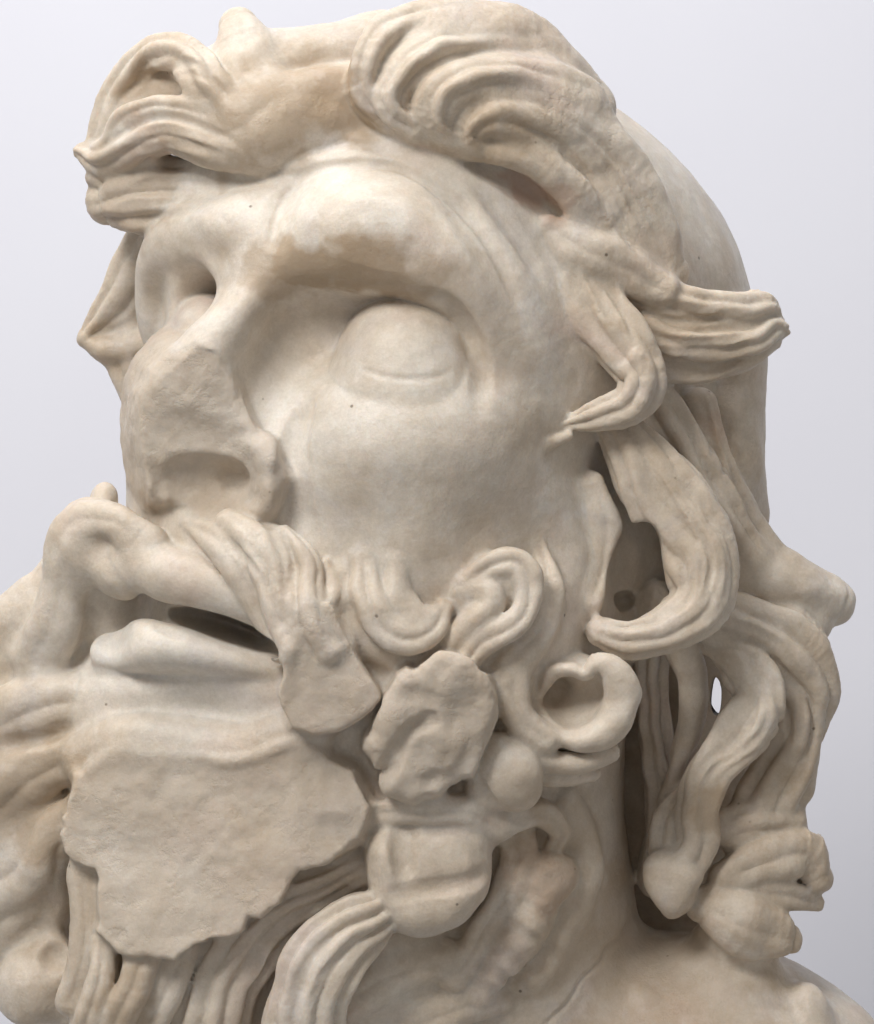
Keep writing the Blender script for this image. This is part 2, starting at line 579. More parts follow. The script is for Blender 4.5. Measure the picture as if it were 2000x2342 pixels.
# mouth
lock([(262, 1580, 255, 42, 55), (320, 1586, 310, 46, 60), (420, 1592, 345, 46, 60), (540, 1598, 350, 40, 55), (640, 1600, 345, 36, 50)], 0, k=50)
lock([(268, 1550, 270, 64, 70), (258, 1630, 280, 80, 80), (262, 1720, 285, 80, 80)], 0, k=60)
MOUTH = part("mouth_opening")
LIP = part("lip", "upper lip")
LIP2 = part("lip", "lower lip")
lock([(320, 1285, 365, 56, 55), (390, 1315, 405, 60, 58), (480, 1345, 415, 55, 56), (560, 1380, 412, 44, 50), (625, 1420, 405, 30, 45)], LIP, k=22)
lock([(250, 1488, 318, 44, 48), (305, 1476, 364, 58, 58), (375, 1486, 398, 58, 64), (470, 1508, 400, 48, 60), (560, 1524, 388, 36, 52), (640, 1530, 370, 26, 42)], LIP2, k=18)
stroke([(355, 1432), (385, 1448), (420, 1458)], 16, -7)
ell(320, 1590, 260, 130, 60, 80, None, k=50)
ell(440, 1640, 560, 190, 90, 180, rot(0, 0, 6), k=70, sub=True)          # hollow under the lip
MT = part("mustache")
for i, (pts, n) in enumerate([
        ([(430, 1200, 385, 14, 18), (500, 1240, 432, 32, 38), (560, 1310, 450, 36, 42), (605, 1400, 450, 30, 42), (640, 1480, 455, 30, 40)], 2),
        ([(520, 1195, 415, 26, 30), (580, 1240, 445, 34, 40), (615, 1320, 465, 34, 42), (640, 1410, 470, 32, 44), (670, 1480, 480, 34, 44)], 2),
        ([(590, 1205, 420, 22, 28), (645, 1255, 450, 30, 38), (665, 1330, 470, 32, 42), (680, 1410, 485, 34, 46), (710, 1480, 490, 36, 46)], 2),
        ([(650, 1225, 430, 18, 26), (695, 1285, 455, 28, 36), (705, 1350, 475, 30, 40), (715, 1420, 490, 34, 46), (750, 1490, 490, 36, 46)], 2),
        ([(745, 1290, 450, 14, 24), (765, 1350, 470, 24, 34), (745, 1410, 485, 28, 40), (770, 1490, 490, 36, 46)], 1)]):
    pts = [(a, b, c + (14 if i % 2 else -4), d * 1.12, e) for a, b, c, d, e in pts]
    lock(pts, MT, k=7, groove=n, gamp=8, gph=0.5 * i, sharp=1.5, wob=0.4)
lock([(290, 1408, 390, 8, 60), (350, 1402, 420, 16, 110), (430, 1415, 430, 26, 190), (520, 1442, 430, 28, 230), (590, 1468, 425, 24, 210), (640, 1490, 420, 13, 70)], MOUTH, k=6, sub=True)
MBRK = part("mustache_break", "flat broken end of the mustache")
MP = [(632, 1455), (668, 1420), (705, 1385), (735, 1375), (765, 1395), (785, 1440), (822, 1510), (865, 1575), (870, 1600), (835, 1640), (770, 1670), (720, 1682), (668, 1668), (640, 1620), (632, 1570), (648, 1530), (642, 1490)]
plate(ragged(smooth_poly(MP, 40), 3, 24, 5), (522, 0.02, -0.10), 200, 10, MBRK, rnd=8, slope=0.02)
stroke([(690, 1440), (660, 1500), (650, 1580)], 30, 5)
# far half of the mustache
FM = part("mustache")
lock([(330, 1235, 385, 40, 40), (265, 1190, 365, 44, 50), (190, 1190, 320, 50, 55), (150, 1250, 290, 46, 60), (150, 1330, 280, 50, 60), (130, 1420, 270, 60, 60), (90, 1510, 240, 60, 55)], FM, k=34, groove=2, gamp=7)
lock([(150, 1330, 190, 60, 60), (70, 1410, 180, 80, 70), (0, 1490, 160, 80, 70), (-80, 1570, 120, 60, 60)], FM, k=34)
ell(275, 1325, 345, 52, 50, 55, None, k=30, lab=FM)
ell(236, 1142, 215, 27, 36, 36, rot(0, 0, 10), k=26, lab=FM)
ell(212, 1255, 275, 80, 85, 108, None, k=50, lab=FM)
stroke([(185, 1262), (235, 1235)], 60, -7)
ell(235, 1440, 420, 50, 70, 90, None, k=50, sub=True)

# ---------------------------------------------------------------- beard, far side
for pts in ([(280, 1600, 270, 50, 45), (120, 1610, 265, 75, 60), (10, 1660, 215, 85, 65), (-110, 1750, 120, 60, 60)],
            [(260, 1710, 290, 50, 45), (110, 1745, 265, 75, 60), (0, 1800, 205, 80, 65), (-120, 1880, 120, 60, 60)],
            [(230, 1830, 270, 45, 50), (125, 1910, 245, 70, 60), (50, 2030, 205, 75, 60), (-50, 2150, 140, 60, 50)],
            [(120, 1950, 200, 60, 50), (110, 2060, 170, 70, 60), (40, 2170, 140, 60, 50)]):
    lock(pts, part("beard_curl"), k=34, groove=2, gamp=13, wob=0.8, gph=len(PARTS))
stroke([(20, 1700), (100, 1690), (160, 1670)], 30, -16)
KN = part("beard_curl", "smooth round knob of beard at the lower left")
ell(86, 2250, 180, 98, 95, 85, rot(0, 0, -35), k=10, lab=KN)
lock([(120, 2180, 190, 50, 50), (160, 2240, 200, 46, 50), (165, 2320, 190, 30, 40)], KN, k=30)
ell(125, 2185, 270, 42, 40, 50, None, k=14, sub=True, lab=KN)
# ---------------------------------------------------------------- broken front of the beard
BBRK = part("beard_break", "large flat broken face on the front of the beard")
BP = [(467, 1731), (380, 1722), (285, 1715), (253, 1723), (206, 1755), (166, 1782), (158, 1814), (142, 1862), (135, 1917), (138, 1953), (165, 1976), (215, 1996), (222, 2075), (218, 2135),
      (253, 2166), (293, 2184), (396, 2194), (447, 2166), (487, 2147), (526, 2145), (554, 2131), (570, 2091), (602, 2093), (641, 2067), (665, 2016), (679, 1988), (758, 1972), (786, 1957), (837, 1930),
      (870, 1850), (845, 1790), (806, 1739), (760, 1725), (715, 1705), (673, 1695), (617, 1715), (570, 1739), (526, 1735)]
plate(ragged(BP, 2.5, 18, 8), (438, 0.10, 0.08), 250, 16, BBRK, rnd=9, slope=0.06)
lock([(190, 1738, 335, 40, 36), (290, 1690, 372, 44, 36), (450, 1700, 388, 44, 36), (560, 1712, 396, 44, 36), (640, 1685, 402, 40, 36), (720, 1690, 400, 40, 36)], BEARD, k=44)
stroke([(480, 1738), (560, 1742), (620, 1715), (690, 1695)], 22, 5)
stroke([(720, 1760), (840, 1800), (850, 1900), (760, 1930)], 100, -26)
stroke([(300, 1900), (420, 1960)], 130, -8)
lock([(195, 1985, 330, 38, 50), (200, 2090, 330, 40, 55), (190, 2200, 330, 40, 55), (165, 2290, 320, 36, 45)], part("beard_curl"), k=16, groove=2, gamp=9)
lock([(240, 2160, 360, 34, 45), (235, 2230, 375, 36, 48), (205, 2320, 365, 40, 50), (180, 2420, 340, 40, 45)], part("beard_curl"), k=16, groove=2, gamp=12)
lock([(330, 2170, 370, 40, 45), (310, 2250, 385, 40, 50), (270, 2330, 370, 44, 50), (240, 2430, 340, 40, 45)], part("beard_curl"), k=16, groove=2, gamp=12)
lock([(420, 2170, 340, 40, 45), (390, 2240, 350, 46, 50), (345, 2330, 340, 50, 50), (310, 2440, 320, 50, 45)], part("beard_curl"), k=18, groove=2, gamp=12)
lock([(820, 1990, 330, 40, 45), (720, 2040, 335, 60, 55), (590, 2140, 330, 85, 60), (500, 2250, 320, 90, 60), (460, 2420, 300, 90, 60)], part("beard_curl"), k=18, groove=5, gamp=14, wob=0.8)
lock([(900, 2060, 370, 40, 50), (820, 2120, 405, 75, 60), (745, 2210, 415, 92, 70), (700, 2310, 400, 92, 70), (690, 2440, 360, 95, 70)], part("beard_curl"), k=16, groove=5, gamp=16, wob=0.9, gph=0.4)
lock([(1010, 2190, 270, 40, 45), (900, 2225, 300, 55, 50), (790, 2290, 310, 50, 45)], part("beard_curl"), k=24, groove=2, gamp=9)
# ---------------------------------------------------------------- beard, near side
CURL = lambda: part("beard_curl")
lock([(780, 1310, 450, 20, 24), (805, 1400, 455, 28, 30), (850, 1470, 450, 30, 32), (910, 1510, 430, 26, 30)], CURL(), k=26)
lock([(830, 1280, 460, 26, 24), (838, 1360, 480, 40, 38), (872, 1430, 485, 46, 44), (935, 1462, 485, 46, 44), (990, 1445, 475, 36, 38), (1015, 1400, 455, 20, 26)], CURL(), k=18, groove=2, gamp=12)
lock([(905, 1290, 470, 22, 20), (908, 1365, 478, 32, 32), (945, 1410, 482, 32, 32), (985, 1412, 470, 20, 26)], CURL(), k=16)
lock([(1070, 1330, 440, 18, 22), (1130, 1290, 445, 34, 34), (1190, 1298, 440, 40, 38), (1212, 1360, 440, 38, 42), (1170, 1430, 450, 36, 42), (1100, 1475, 455, 36, 40), (1060, 1530, 435, 26, 32)], CURL(), k=18, groove=2, gamp=12)
lock([(1060, 1355, 440, 16, 22), (1105, 1348, 452, 28, 30), (1118, 1390, 458, 28, 32), (1075, 1430, 460, 28, 32), (1030, 1470, 450, 22, 30)], CURL(), k=14)
ell(1090, 1375, 420, 62, 55, 48, None, k=20, lab=BEARD)
ell(1148, 1335, 415, 55, 48, 46, None, k=16, lab=BEARD)
lock([(1228, 1235, 345, 10, 10), (1262, 1330, 372, 34, 30), (1250, 1430, 390, 36, 38), (1185, 1500, 405, 36, 40), (1130, 1570, 405, 32, 36)], CURL(), k=18, groove=2, gamp=10)
# broken curl
SB = part("beard_curl", "curl broken off to a rough flat face")
SP = [(905, 1565), (930, 1532), (960, 1535), (985, 1500), (1030, 1493), (1080, 1515), (1115, 1555), (1128, 1620), (1125, 1690), (1095, 1735), (1085, 1775), (1030, 1800), (985, 1830), (920, 1835), (875, 1805),
      (880, 1760), (850, 1735), (838, 1695), (870, 1650), (885, 1600)]
plate(ragged(smooth_poly(SP, 40), 4, 22, 9), (518, -0.05, -0.18), 220, 14, SB, rnd=30, slope=0.08)
stroke([(1030, 1545), (1070, 1580)], 65, 16)
stroke([(930, 1580), (900, 1680)], 55, 10)
stroke([(1000, 1500), (1060, 1515), (1105, 1570), (1115, 1650)], 26, 9)
stroke([(985, 1650), (940, 1668), (905, 1730), (880, 1790)], (26, 34), -40)
stroke([(955, 1660), (965, 1635), (995, 1635), (1005, 1660)], 15, -14)
stroke([(1000, 1700), (1050, 1690)], 50, 10)
stroke([(1090, 1690), (1040, 1770), (960, 1790)], 26, -12)
stroke([(900, 1590), (960, 1590), (1000, 1600)], 24, -7)
EGG = CURL()
ell(1166, 1768, 395, 70, 92, 66, rot(0, 0, -24), k=10, lab=EGG)
ell(1120, 1800, 375, 52, 58, 56, rot(0, 0, -10), k=12, lab=EGG)
stroke([(1095, 1770), (1120, 1815), (1150, 1850)], 16, -8)
# cup-shaped curl
RC = part("beard_curl", "hollow ring-shaped curl at the jaw")
lock([(1265, 1390, 350, 28, 34), (1225, 1460, 375, 40, 46), (1175, 1540, 395, 42, 50), (1180, 1630, 395, 40, 50), (1240, 1690, 390, 36, 44)], RC, k=16, groove=2, gamp=10)
ell(1318, 1608, 315, 126, 112, 100, None, k=14, lab=RC)
ell(1318, 1596, 455, 94, 78, 130, rot(0, 0, -10), k=12, sub=True, lab=RC)
ell(1275, 1580, 380, 50, 45, 90, None, k=20, sub=True, lab=RC)
lock([(1232, 1590, 345, 12, 22), (1262, 1538, 375, 15, 24), (1305, 1526, 392, 15, 24), (1342, 1538, 396, 15, 24), (1372, 1514, 402, 24, 28), (1412, 1535, 402, 34, 34), (1428, 1600, 395, 38, 36), (1396, 1664, 392, 34, 36), (1325, 1694, 390, 24, 34), (1250, 1672, 380, 16, 28)], RC, k=16)
lock([(1170, 1660, 370, 22, 30), (1230, 1728, 375, 24, 34), (1320, 1748, 368, 24, 34), (1400, 1715, 350, 18, 28)], CURL(), k=12)
lock([(1190, 1740, 340, 18, 26), (1270, 1778, 330, 22, 30), (1360, 1770, 310, 18, 26)], CURL(), k=20)
# round lobe
RL = CURL()
plate(smooth_poly([(850, 1905), (900, 1880), (960, 1868), (1060, 1878), (1122, 1915), (1130, 1980), (1112, 2050), (1062, 2110), (1000, 2142), (950, 2150), (895, 2130), (858, 2085), (842, 2040), (835, 1960)]),
      (440, -0.05, 0.10), 180, 14, RL, rnd=66, slope=0.0)
stroke([(935, 1885), (922, 1950), (928, 2000)], 36, -26)
stroke([(1125, 1980), (1050, 2015), (960, 2035), (880, 2050)], 28, -13)
stroke([(1000, 1950), (1050, 1950)], 70, 16)
stroke([(880, 1950), (885, 2000)], 46, 12)
lock([(850, 1865, 370, 30, 34), (940, 1850, 398, 34, 38), (1050, 1852, 392, 38, 40), (1140, 1890, 350, 32, 36)], CURL(), k=22, groove=2, gamp=8)
lock([(1130, 1900, 310, 30, 34), (1175, 1870, 330, 34, 38), (1235, 1860, 300, 34, 36), (1275, 1900, 260, 28, 32), (1260, 1950, 250, 22, 28)], CURL(), k=20, groove=2, gamp=8)
# twisted lock on the neck
BR = part("beard_curl", "thin twisted lock of beard lying on the neck")
ell(1255, 2010, 258, 60, 68, 56, rot(0, 0, 30), k=10, lab=BR)
lock([(1240, 2040, 255, 46, 46), (1210, 2110, 268, 50, 52), (1160, 2180, 268, 46, 50), (1095, 2265, 250, 36, 42)], BR, k=10)
lock([(1150, 1850, 260, 40, 40), (1185, 1930, 265, 46, 44), (1165, 2030, 270, 44, 44), (1100, 2130, 270, 40, 42), (1040, 2230, 265, 36, 44)], part("beard_curl"), k=24, groove=2, gamp=10)
lock([(1140, 2290, 220, 30, 36), (1060, 2300, 245, 46, 44), (960, 2340, 260, 50, 46), (880, 2420, 250, 46, 44)], part("beard_curl"), k=20, groove=2, gamp=9)
lock([(1290, 1840, 215, 30, 34), (1330, 1920, 190, 40, 40), (1325, 2020, 190, 40, 40), (1290, 2120, 205, 34, 36), (1220, 2230, 215, 30, 32)], part("beard_curl"), k=40)

for i in range(5):
    t = (i + 0.35 * math.sin(7 * i)) / 4
    x, y = 1228 - 118 * t ** 1.2, 2080 + 165 * t
    stroke([(x - 40, y - 14 + 6 * math.sin(5 * i)), (x, y + 4), (x + 42, y + 26)], 20, -8 - 4 * (i % 2))
stroke([(1230, 1990), (1270, 2030)], 24, -9)

comb([(660, 1200), (690, 1290), (665, 1400)], [(460, 1210), (560, 1310), (620, 1440)], 3, 11, -7, seed=1)
# crack and worn patches on the shoulder
stroke([(1440, 2095), (1420, 2140), (1385, 2165), (1375, 2200), (1330, 2240), (1300, 2290), (1250, 2342), (1220, 2380)], 9, -9)
stroke([(1460, 2270), (1490, 2290)], 40, 10)
lock([(250, 2140, 290, 60, 60), (240, 2250, 300, 60, 60), (220, 2400, 300, 70, 60)], BEARD, k=20)
ell(800, 1985, 300, 80, 70, 60, None, k=30, lab=BEARD)
# ---------------------------------------------------------------- hair, crown and forelock
HL = lambda l=None: part("hair_lock", l)
lock([(880, 120, 200, 90, 100), (740, 135, 250, 80, 100), (600, 150, 270, 80, 90), (480, 190, 260, 80, 80)], HL(), k=20)
lock([(880, 210, 300, 70, 60), (760, 240, 350, 95, 66), (650, 275, 372, 105, 66), (550, 300, 375, 100, 62), (470, 300, 355, 80, 55), (400, 300, 320, 50, 46)], HL("broad smooth wave of hair over the brow"), k=18, groove=2, gamp=5, wob=0.8)
lock([(610, 250, 360, 80, 55), (580, 165, 340, 75, 60), (556, 95, 300, 60, 60), (546, 66, 270, 46, 48)], HL(), k=26, groove=2, gamp=9)
lock([(540, 290, 385, 44, 40), (475, 195, 375, 56, 45), (420, 130, 330, 54, 52), (350, 130, 270, 44, 56), (285, 195, 220, 46, 60), (245, 270, 190, 42, 60), (228, 340, 180, 34, 50)], HL(), k=16, groove=3, gamp=12, wob=0.4)
lock([(420, 220, 240, 90, 60), (330, 240, 215, 90, 60), (280, 300, 195, 70, 60)], HL(), k=20)
lock([(560, 320, 370, 44, 36), (450, 265, 375, 38, 40), (350, 255, 330, 36, 44), (280, 290, 275, 36, 46), (250, 350, 235, 30, 42)], HL(), k=14, groove=2, gamp=10)
lock([(600, 360, 365, 46, 36), (500, 330, 385, 48, 42), (390, 305, 350, 46, 48), (300, 335, 280, 50, 52), (235, 360, 220, 40, 46), (195, 348, 190, 20, 30)], HL(), k=16, groove=3, gamp=12, wob=0.4)
lock([(340, 370, 240, 60, 50), (260, 380, 205, 46, 50), (235, 405, 190, 30, 40)], HL(), k=22, groove=2, gamp=12)
lock([(560, 420, 250, 40, 50), (440, 435, 235, 74, 65), (335, 452, 215, 88, 75), (272, 464, 180, 64, 70), (245, 468, 170, 46, 52)], HL(), k=16, groove=4, gamp=16, wob=0.6)
lock([(480, 440, 120, 60, 60), (380, 510, 60, 70, 60), (330, 600, 10, 70, 60), (270, 690, -30, 55, 60), (205, 765, -50, 26, 40)], HL("hanging lock of hair behind the far cheek"), k=18, groove=3, gamp=12)
lock([(345, 640, -60, 70, 60), (300, 760, -60, 75, 60), (315, 870, -70, 56, 60), (335, 980, -80, 30, 50)], HL(), k=18, groove=3, gamp=12)
lock([(200, 785, -60, 18, 40), (250, 800, -40, 32, 45), (330, 780, -20, 34, 40)], HL(), k=16)
# roll over the forehead
ell(1050, 245, 377, 90, 60, 64, rot(0, 0, 20), k=20, lab=HL())
lock([(1330, 250, 190, 80, 80), (1180, 130, 268, 105, 90), (1020, 110, 352, 100, 90), (900, 150, 375, 85, 80)], HL(), k=20)
lock([(1180, 75, 275, 50, 60), (1040, 50, 335, 52, 66), (920, 70, 375, 54, 70), (850, 135, 420, 50, 70), (842, 205, 420, 42, 62), (885, 252, 410, 34, 50)], HL(), k=12, groove=3, gamp=12, gph=0.3)
lock([(1220, 115, 282, 46, 60), (1090, 105, 361, 46, 62), (980, 130, 425, 48, 66), (910, 185, 440, 46, 64), (900, 245, 440, 40, 56), (950, 288, 423, 34, 46)], HL(), k=12, groove=3, gamp=12, wob=0.3)
lock([(1210, 165, 315, 40, 55), (1090, 165, 400, 42, 55), (1005, 192, 440, 42, 58), (965, 245, 442, 34, 52), (985, 290, 425, 22, 40)], HL(), k=14, groove=2, gamp=11, gph=0.9)
lock([(1330, 240, 290, 60, 60), (1200, 195, 375, 56, 60), (1100, 185, 435, 50, 58), (1025, 212, 462, 46, 58), (1000, 265, 455, 34, 50), (1020, 305, 430, 22, 36)], HL(), k=16, groove=3, gamp=9, wob=0.3)
lock([(1300, 300, 315, 80, 60), (1200, 265, 395, 66, 56), (1120, 262, 440, 52, 52), (1078, 292, 438, 36, 46), (1085, 325, 415, 20, 34)], HL(), k=20, groove=3, gamp=9)
lock([(1080, 215, 368, 110, 70), (1230, 280, 320, 135, 75), (1350, 400, 275, 130, 75), (1430, 520, 250, 115, 65), (1500, 640, 215, 80, 50)], HL("broad swept band of hair above the temple"), k=34, groove=2, gamp=7, wob=0.8)
lock([(1080, 320, 415, 34, 36), (1200, 350, 390, 38, 40), (1300, 430, 355, 42, 42), (1370, 530, 300, 48, 42), (1450, 620, 270, 46, 40), (1540, 690, 240, 30, 30)], HL(), k=26, groove=2, gamp=9)
lock([(822, 200, 375, 16, 26), (858, 256, 395, 24, 30), (940, 298, 408, 28, 34), (1040, 326, 415, 28, 34), (1150, 350, 405, 28, 34), (1250, 395, 375, 26, 30)], HL(), k=26)
# ---------------------------------------------------------------- hair, temple and ear
lock([(1260, 515, 345, 26, 26), (1330, 570, 340, 54, 42), (1420, 620, 310, 56, 45), (1510, 660, 280, 44, 40)], HL(), k=30, groove=2, gamp=9)
lock([(1300, 590, 325, 46, 36), (1350, 690, 325, 70, 50), (1420, 780, 330, 70, 54), (1470, 860, 340, 54, 52), (1445, 920, 352, 50, 44), (1370, 952, 350, 38, 34), (1290, 976, 335, 13, 16)], HL("twisted pointed lock in front of the temple"), k=14, groove=3, gamp=12, twist=0.004, wob=0.4)
lock([(1225, 1030, 372, 16, 10), (1260, 1015, 368, 13, 10), (1300, 1000, 350, 9, 10)], HL(), k=14)
lock([(1450, 650, 260, 46, 40), (1560, 695, 250, 48, 46), (1660, 708, 220, 46, 48), (1735, 700, 180, 40, 44), (1750, 702, 165, 30, 38)], HL(), k=14, groove=3, gamp=12, wob=0.4)
lock([(1470, 745, 260, 40, 36), (1580, 782, 250, 48, 46), (1690, 774, 215, 48, 48), (1765, 745, 165, 36, 44), (1782, 748, 150, 22, 36)], HL(), k=14, groove=3, gamp=12, gph=0.7, wob=0.4)
lock([(1490, 830, 220, 34, 36), (1590, 842, 210, 38, 40), (1690, 820, 190, 36, 40), (1755, 780, 150, 28, 36)], HL(), k=18, groove=2, gamp=10)
lock([(1690, 760, -60, 64, 120), (1680, 960, -100, 74, 150), (1672, 1150, -120, 82, 150), (1680, 1300, -140, 90, 150)], BACK, k=40)
lock([(1480, 900, 190, 56, 46), (1560, 1030, 185, 60, 50), (1640, 1150, 150, 56, 50), (1710, 1270, 100, 50, 46)], HL(), k=24, groove=3, gamp=13, wob=0.4)
lock([(1600, 930, 110, 40, 40), (1640, 1060, 90, 46, 46), (1700, 1180, 60, 46, 46), (1770, 1300, 30, 50, 50)], HL(), k=34, groove=2, gamp=10)
lock([(1395, 960, 265, 40, 40), (1455, 1050, 275, 72, 56), (1530, 1150, 272, 95, 68), (1598, 1260, 265, 92, 78), (1600, 1370, 275, 78, 76), (1530, 1435, 295, 60, 66), (1440, 1458, 310, 46, 52), (1375, 1445, 315, 32, 38)],
     HL("large hooked lock curling round the ear"), k=16, groove=4, gamp=10, wob=0.8)
lock([(1350, 1110, 265, 30, 30), (1385, 1200, 255, 40, 34), (1378, 1290, 250, 36, 34), (1360, 1380, 280, 30, 34)], HL(), k=26, groove=2, gamp=10)
ell(1450, 1310, 260, 56, 118, 150, rot(0, 0, 14), k=16, sub=True)
ell(1430, 1375, 110, 38, 24, 60, None, k=8, sub=True)
lock([(1640, 1270, 90, 70, 70), (1760, 1325, 40, 78, 85), (1860, 1362, -10, 62, 76), (1905, 1380, -30, 44, 56)], HL(), k=36)
ell(1800, 1425, 10, 96, 62, 74, None, k=34, lab=len(PARTS) - 1)
ell(1893, 1366, -25, 54, 50, 60, rot(0, 0, 20), k=30, lab=len(PARTS) - 1)
# ---------------------------------------------------------------- hair, falling on the shoulder
lock([(1600, 1400, 130, 70, 50), (1720, 1445, 120, 84, 62), (1815, 1490, 90, 84, 62), (1862, 1575, 60, 58, 58), (1862, 1650, 40, 40, 46), (1848, 1720, 30, 26, 36)], HL(), k=20, groove=3, gamp=17, wob=0.5)
lock([(1545, 1400, 180, 44, 40), (1560, 1470, 110, 48, 44), (1582, 1550, 70, 48, 42), (1580, 1640, 55, 44, 40), (1550, 1740, 40, 30, 34), (1520, 1830, 10, 24, 30)], HL("smooth leaf-shaped lock behind the jaw"), k=12, groove=1, gamp=14)
lock([(1500, 1380, 60, 50, 50), (1490, 1520, -30, 40, 50), (1500, 1680, -60, 44, 50), (1520, 1850, -50, 50, 50), (1500, 2000, -20, 50, 60)], HL(), k=20, groove=3, gamp=17)
lock([(1600, 1800, 60, 40, 40), (1545, 1870, 80, 50, 46), (1530, 1940, 90, 50, 46)], HL(), k=16, groove=3, gamp=16)
lock([(1640, 1480, 120, 34, 36), (1700, 1520, 145, 60, 50), (1740, 1600, 152, 68, 54), (1690, 1685, 155, 66, 54), (1625, 1755, 150, 54, 52), (1598, 1840, 145, 52, 50), (1600, 1920, 140, 48, 46), (1560, 1985, 140, 44, 46)],
     HL("wavy lock hanging beside the neck"), k=14, groove=2, gamp=14, wob=0.7)
stroke([(1680, 1560), (1700, 1620), (1650, 1700)], 40, -16)
KNB = HL("small knob at the end of the wavy lock")
ell(1532, 2005, 135, 68, 58, 58, rot(0, 0, 35), k=16, lab=KNB)
ell(1545, 2045, 140, 44, 44, 44, None, k=20, lab=KNB)
lock([(1565, 2005, 165, 38, 36), (1550, 2055, 160, 26, 28), (1540, 2080, 145, 16, 18)], KNB, k=16)
lock([(1790, 1560, 60, 60, 56), (1815, 1660, 60, 68, 60), (1790, 1760, 50, 72, 60), (1740, 1850, 50, 72, 60), (1700, 1920, 60, 50, 50)], HL(), k=18, groove=3, gamp=17, wob=0.8)
lock([(1850, 1725, 10, 28, 40), (1836, 1798, 10, 36, 46), (1780, 1850, 20, 40, 40)], HL(), k=24, groove=1, gamp=10)
ell(1770, 1960, 0, 80, 80, 60, None, k=24, lab=BACK)
ell(1800, 2020, 0, 70, 50, 50, None, k=24, lab=BACK)
lock([(1660, 1890, 80, 46, 40), (1740, 1880, 75, 56, 46), (1800, 1880, 45, 44, 46)], HL(), k=24, groove=3, gamp=9, wob=0.5)
lock([(1660, 2010, 100, 40, 44), (1750, 1970, 95, 60, 50), (1830, 1955, 60, 64, 50), (1868, 2005, 40, 40, 44)], HL(), k=14, groove=2, gamp=12)
lock([(1690, 2040, 90, 44, 44), (1790, 2048, 70, 40, 44), (1868, 2064, 30, 20, 24)], HL(), k=16, groove=2, gamp=12)
lock([(1620, 2070, 110, 50, 50), (1690, 2110, 115, 76, 60), (1765, 2130, 90, 64, 56), (1800, 2142, 70, 36, 40)], HL(), k=14, groove=2, gamp=9)
ell(1670, 2270, 10, 125, 190, 95, None, k=50, lab=NECK)
ell(1700, 2110, 40, 90, 70, 70, None, k=30, lab=NECK)
ell(1840, 2345, 50, 62, 95, 70, None, k=24, lab=HL())
ell(1056, 258, 428, 32, 28, 46, None, k=22, lab=None)
lock([(1636, 1592, 60, 8, 40), (1640, 1588, -200, 13, 44), (1648, 1588, -630, 40, 70)], None, k=4, sub=True)

# fine chisel lines along the strands
for n_, (A_, B_, c_) in enumerate([
        ([(1410, 1010), (1500, 1180), (1550, 1290), (1530, 1380), (1430, 1430)], [(1500, 1010), (1610, 1150), (1670, 1270), (1650, 1390), (1480, 1490)], 10),
        ([(1500, 680), (1600, 690), (1740, 680)], [(1500, 860), (1640, 860), (1750, 800)], 12),
        ([(1290, 560), (1340, 700), (1400, 830)], [(1380, 610), (1440, 720), (1500, 850)], 7),
        ([(500, 230), (420, 120), (300, 170), (240, 280)], [(560, 280), (470, 180), (380, 170)], 5),
        ([(540, 330), (380, 260), (260, 300)], [(560, 375), (400, 340), (230, 370)], 5),
        ([(480, 410), (330, 400), (230, 430)], [(480, 480), (330, 510), (230, 500)], 7),
        ([(1640, 1380), (1780, 1420), (1890, 1540)], [(1620, 1460), (1760, 1510), (1840, 1640)], 6),
        ([(1700, 1510), (1710, 1640), (1590, 1760), (1570, 1930)], [(1780, 1560), (1780, 1680), (1650, 1780), (1640, 1930)], 6),
        ([(1760, 1560), (1760, 1700), (1680, 1860)], [(1870, 1600), (1860, 1720), (1780, 1880)], 8),
        ([(1540, 930), (1640, 1130), (1720, 1260)], [(1640, 900), (1690, 1080), (1750, 1240)], 7),
        ([(840, 2080), (700, 2200), (640, 2330)], [(890, 2140), (800, 2250), (770, 2340)], 8),
        ([(760, 2010), (560, 2140), (420, 2300)], [(720, 2080), (620, 2180), (540, 2330)], 6),
        ([(1100, 250), (1280, 350), (1400, 520), (1500, 640)], [(1180, 190), (1360, 300), (1480, 450), (1540, 620)], 7)
        ]):
    comb(A_, B_, max(2, int(c_ * 0.6)), 13.0, -7.0, seed=n_ + 3)
BROKEN = [NOSE, MBRK, BBRK, SB]
SOFT = [i for i, p in PARTS.items() if p[0] in ("hair_lock", "beard_curl", "mustache", "back_hair", "beard_side")]
PATINA = {}
for i, p in PARTS.items():
    PATINA[i] = {'hair_lock': 0.75, 'beard_curl': 0.7, 'mustache': 0.55, 'back_hair': 0.6, 'beard_side': 0.9, 'neck': 0.85, 'beard': 0.6,
                 'beard_break': 0.55, 'mustache_break': 0.5, 'nose': 0.5}.get(p[0], 0.12)
def spots(L):
    out = []
    for px, py, r, s in L:
        z = first_hit(px, py)
        out.append((px, py, 0.0 if z is None else z, r, s))
    return out
BROKEN_SPOTS = spots([(620, 1090, 60, 0.9), (700, 1440, 50, 0.6), (1330, 300, 120, 0.5), (1400, 420, 110, 0.5), (1420, 905, 90, 0.8), (1250, 2010, 70, 0.7)])
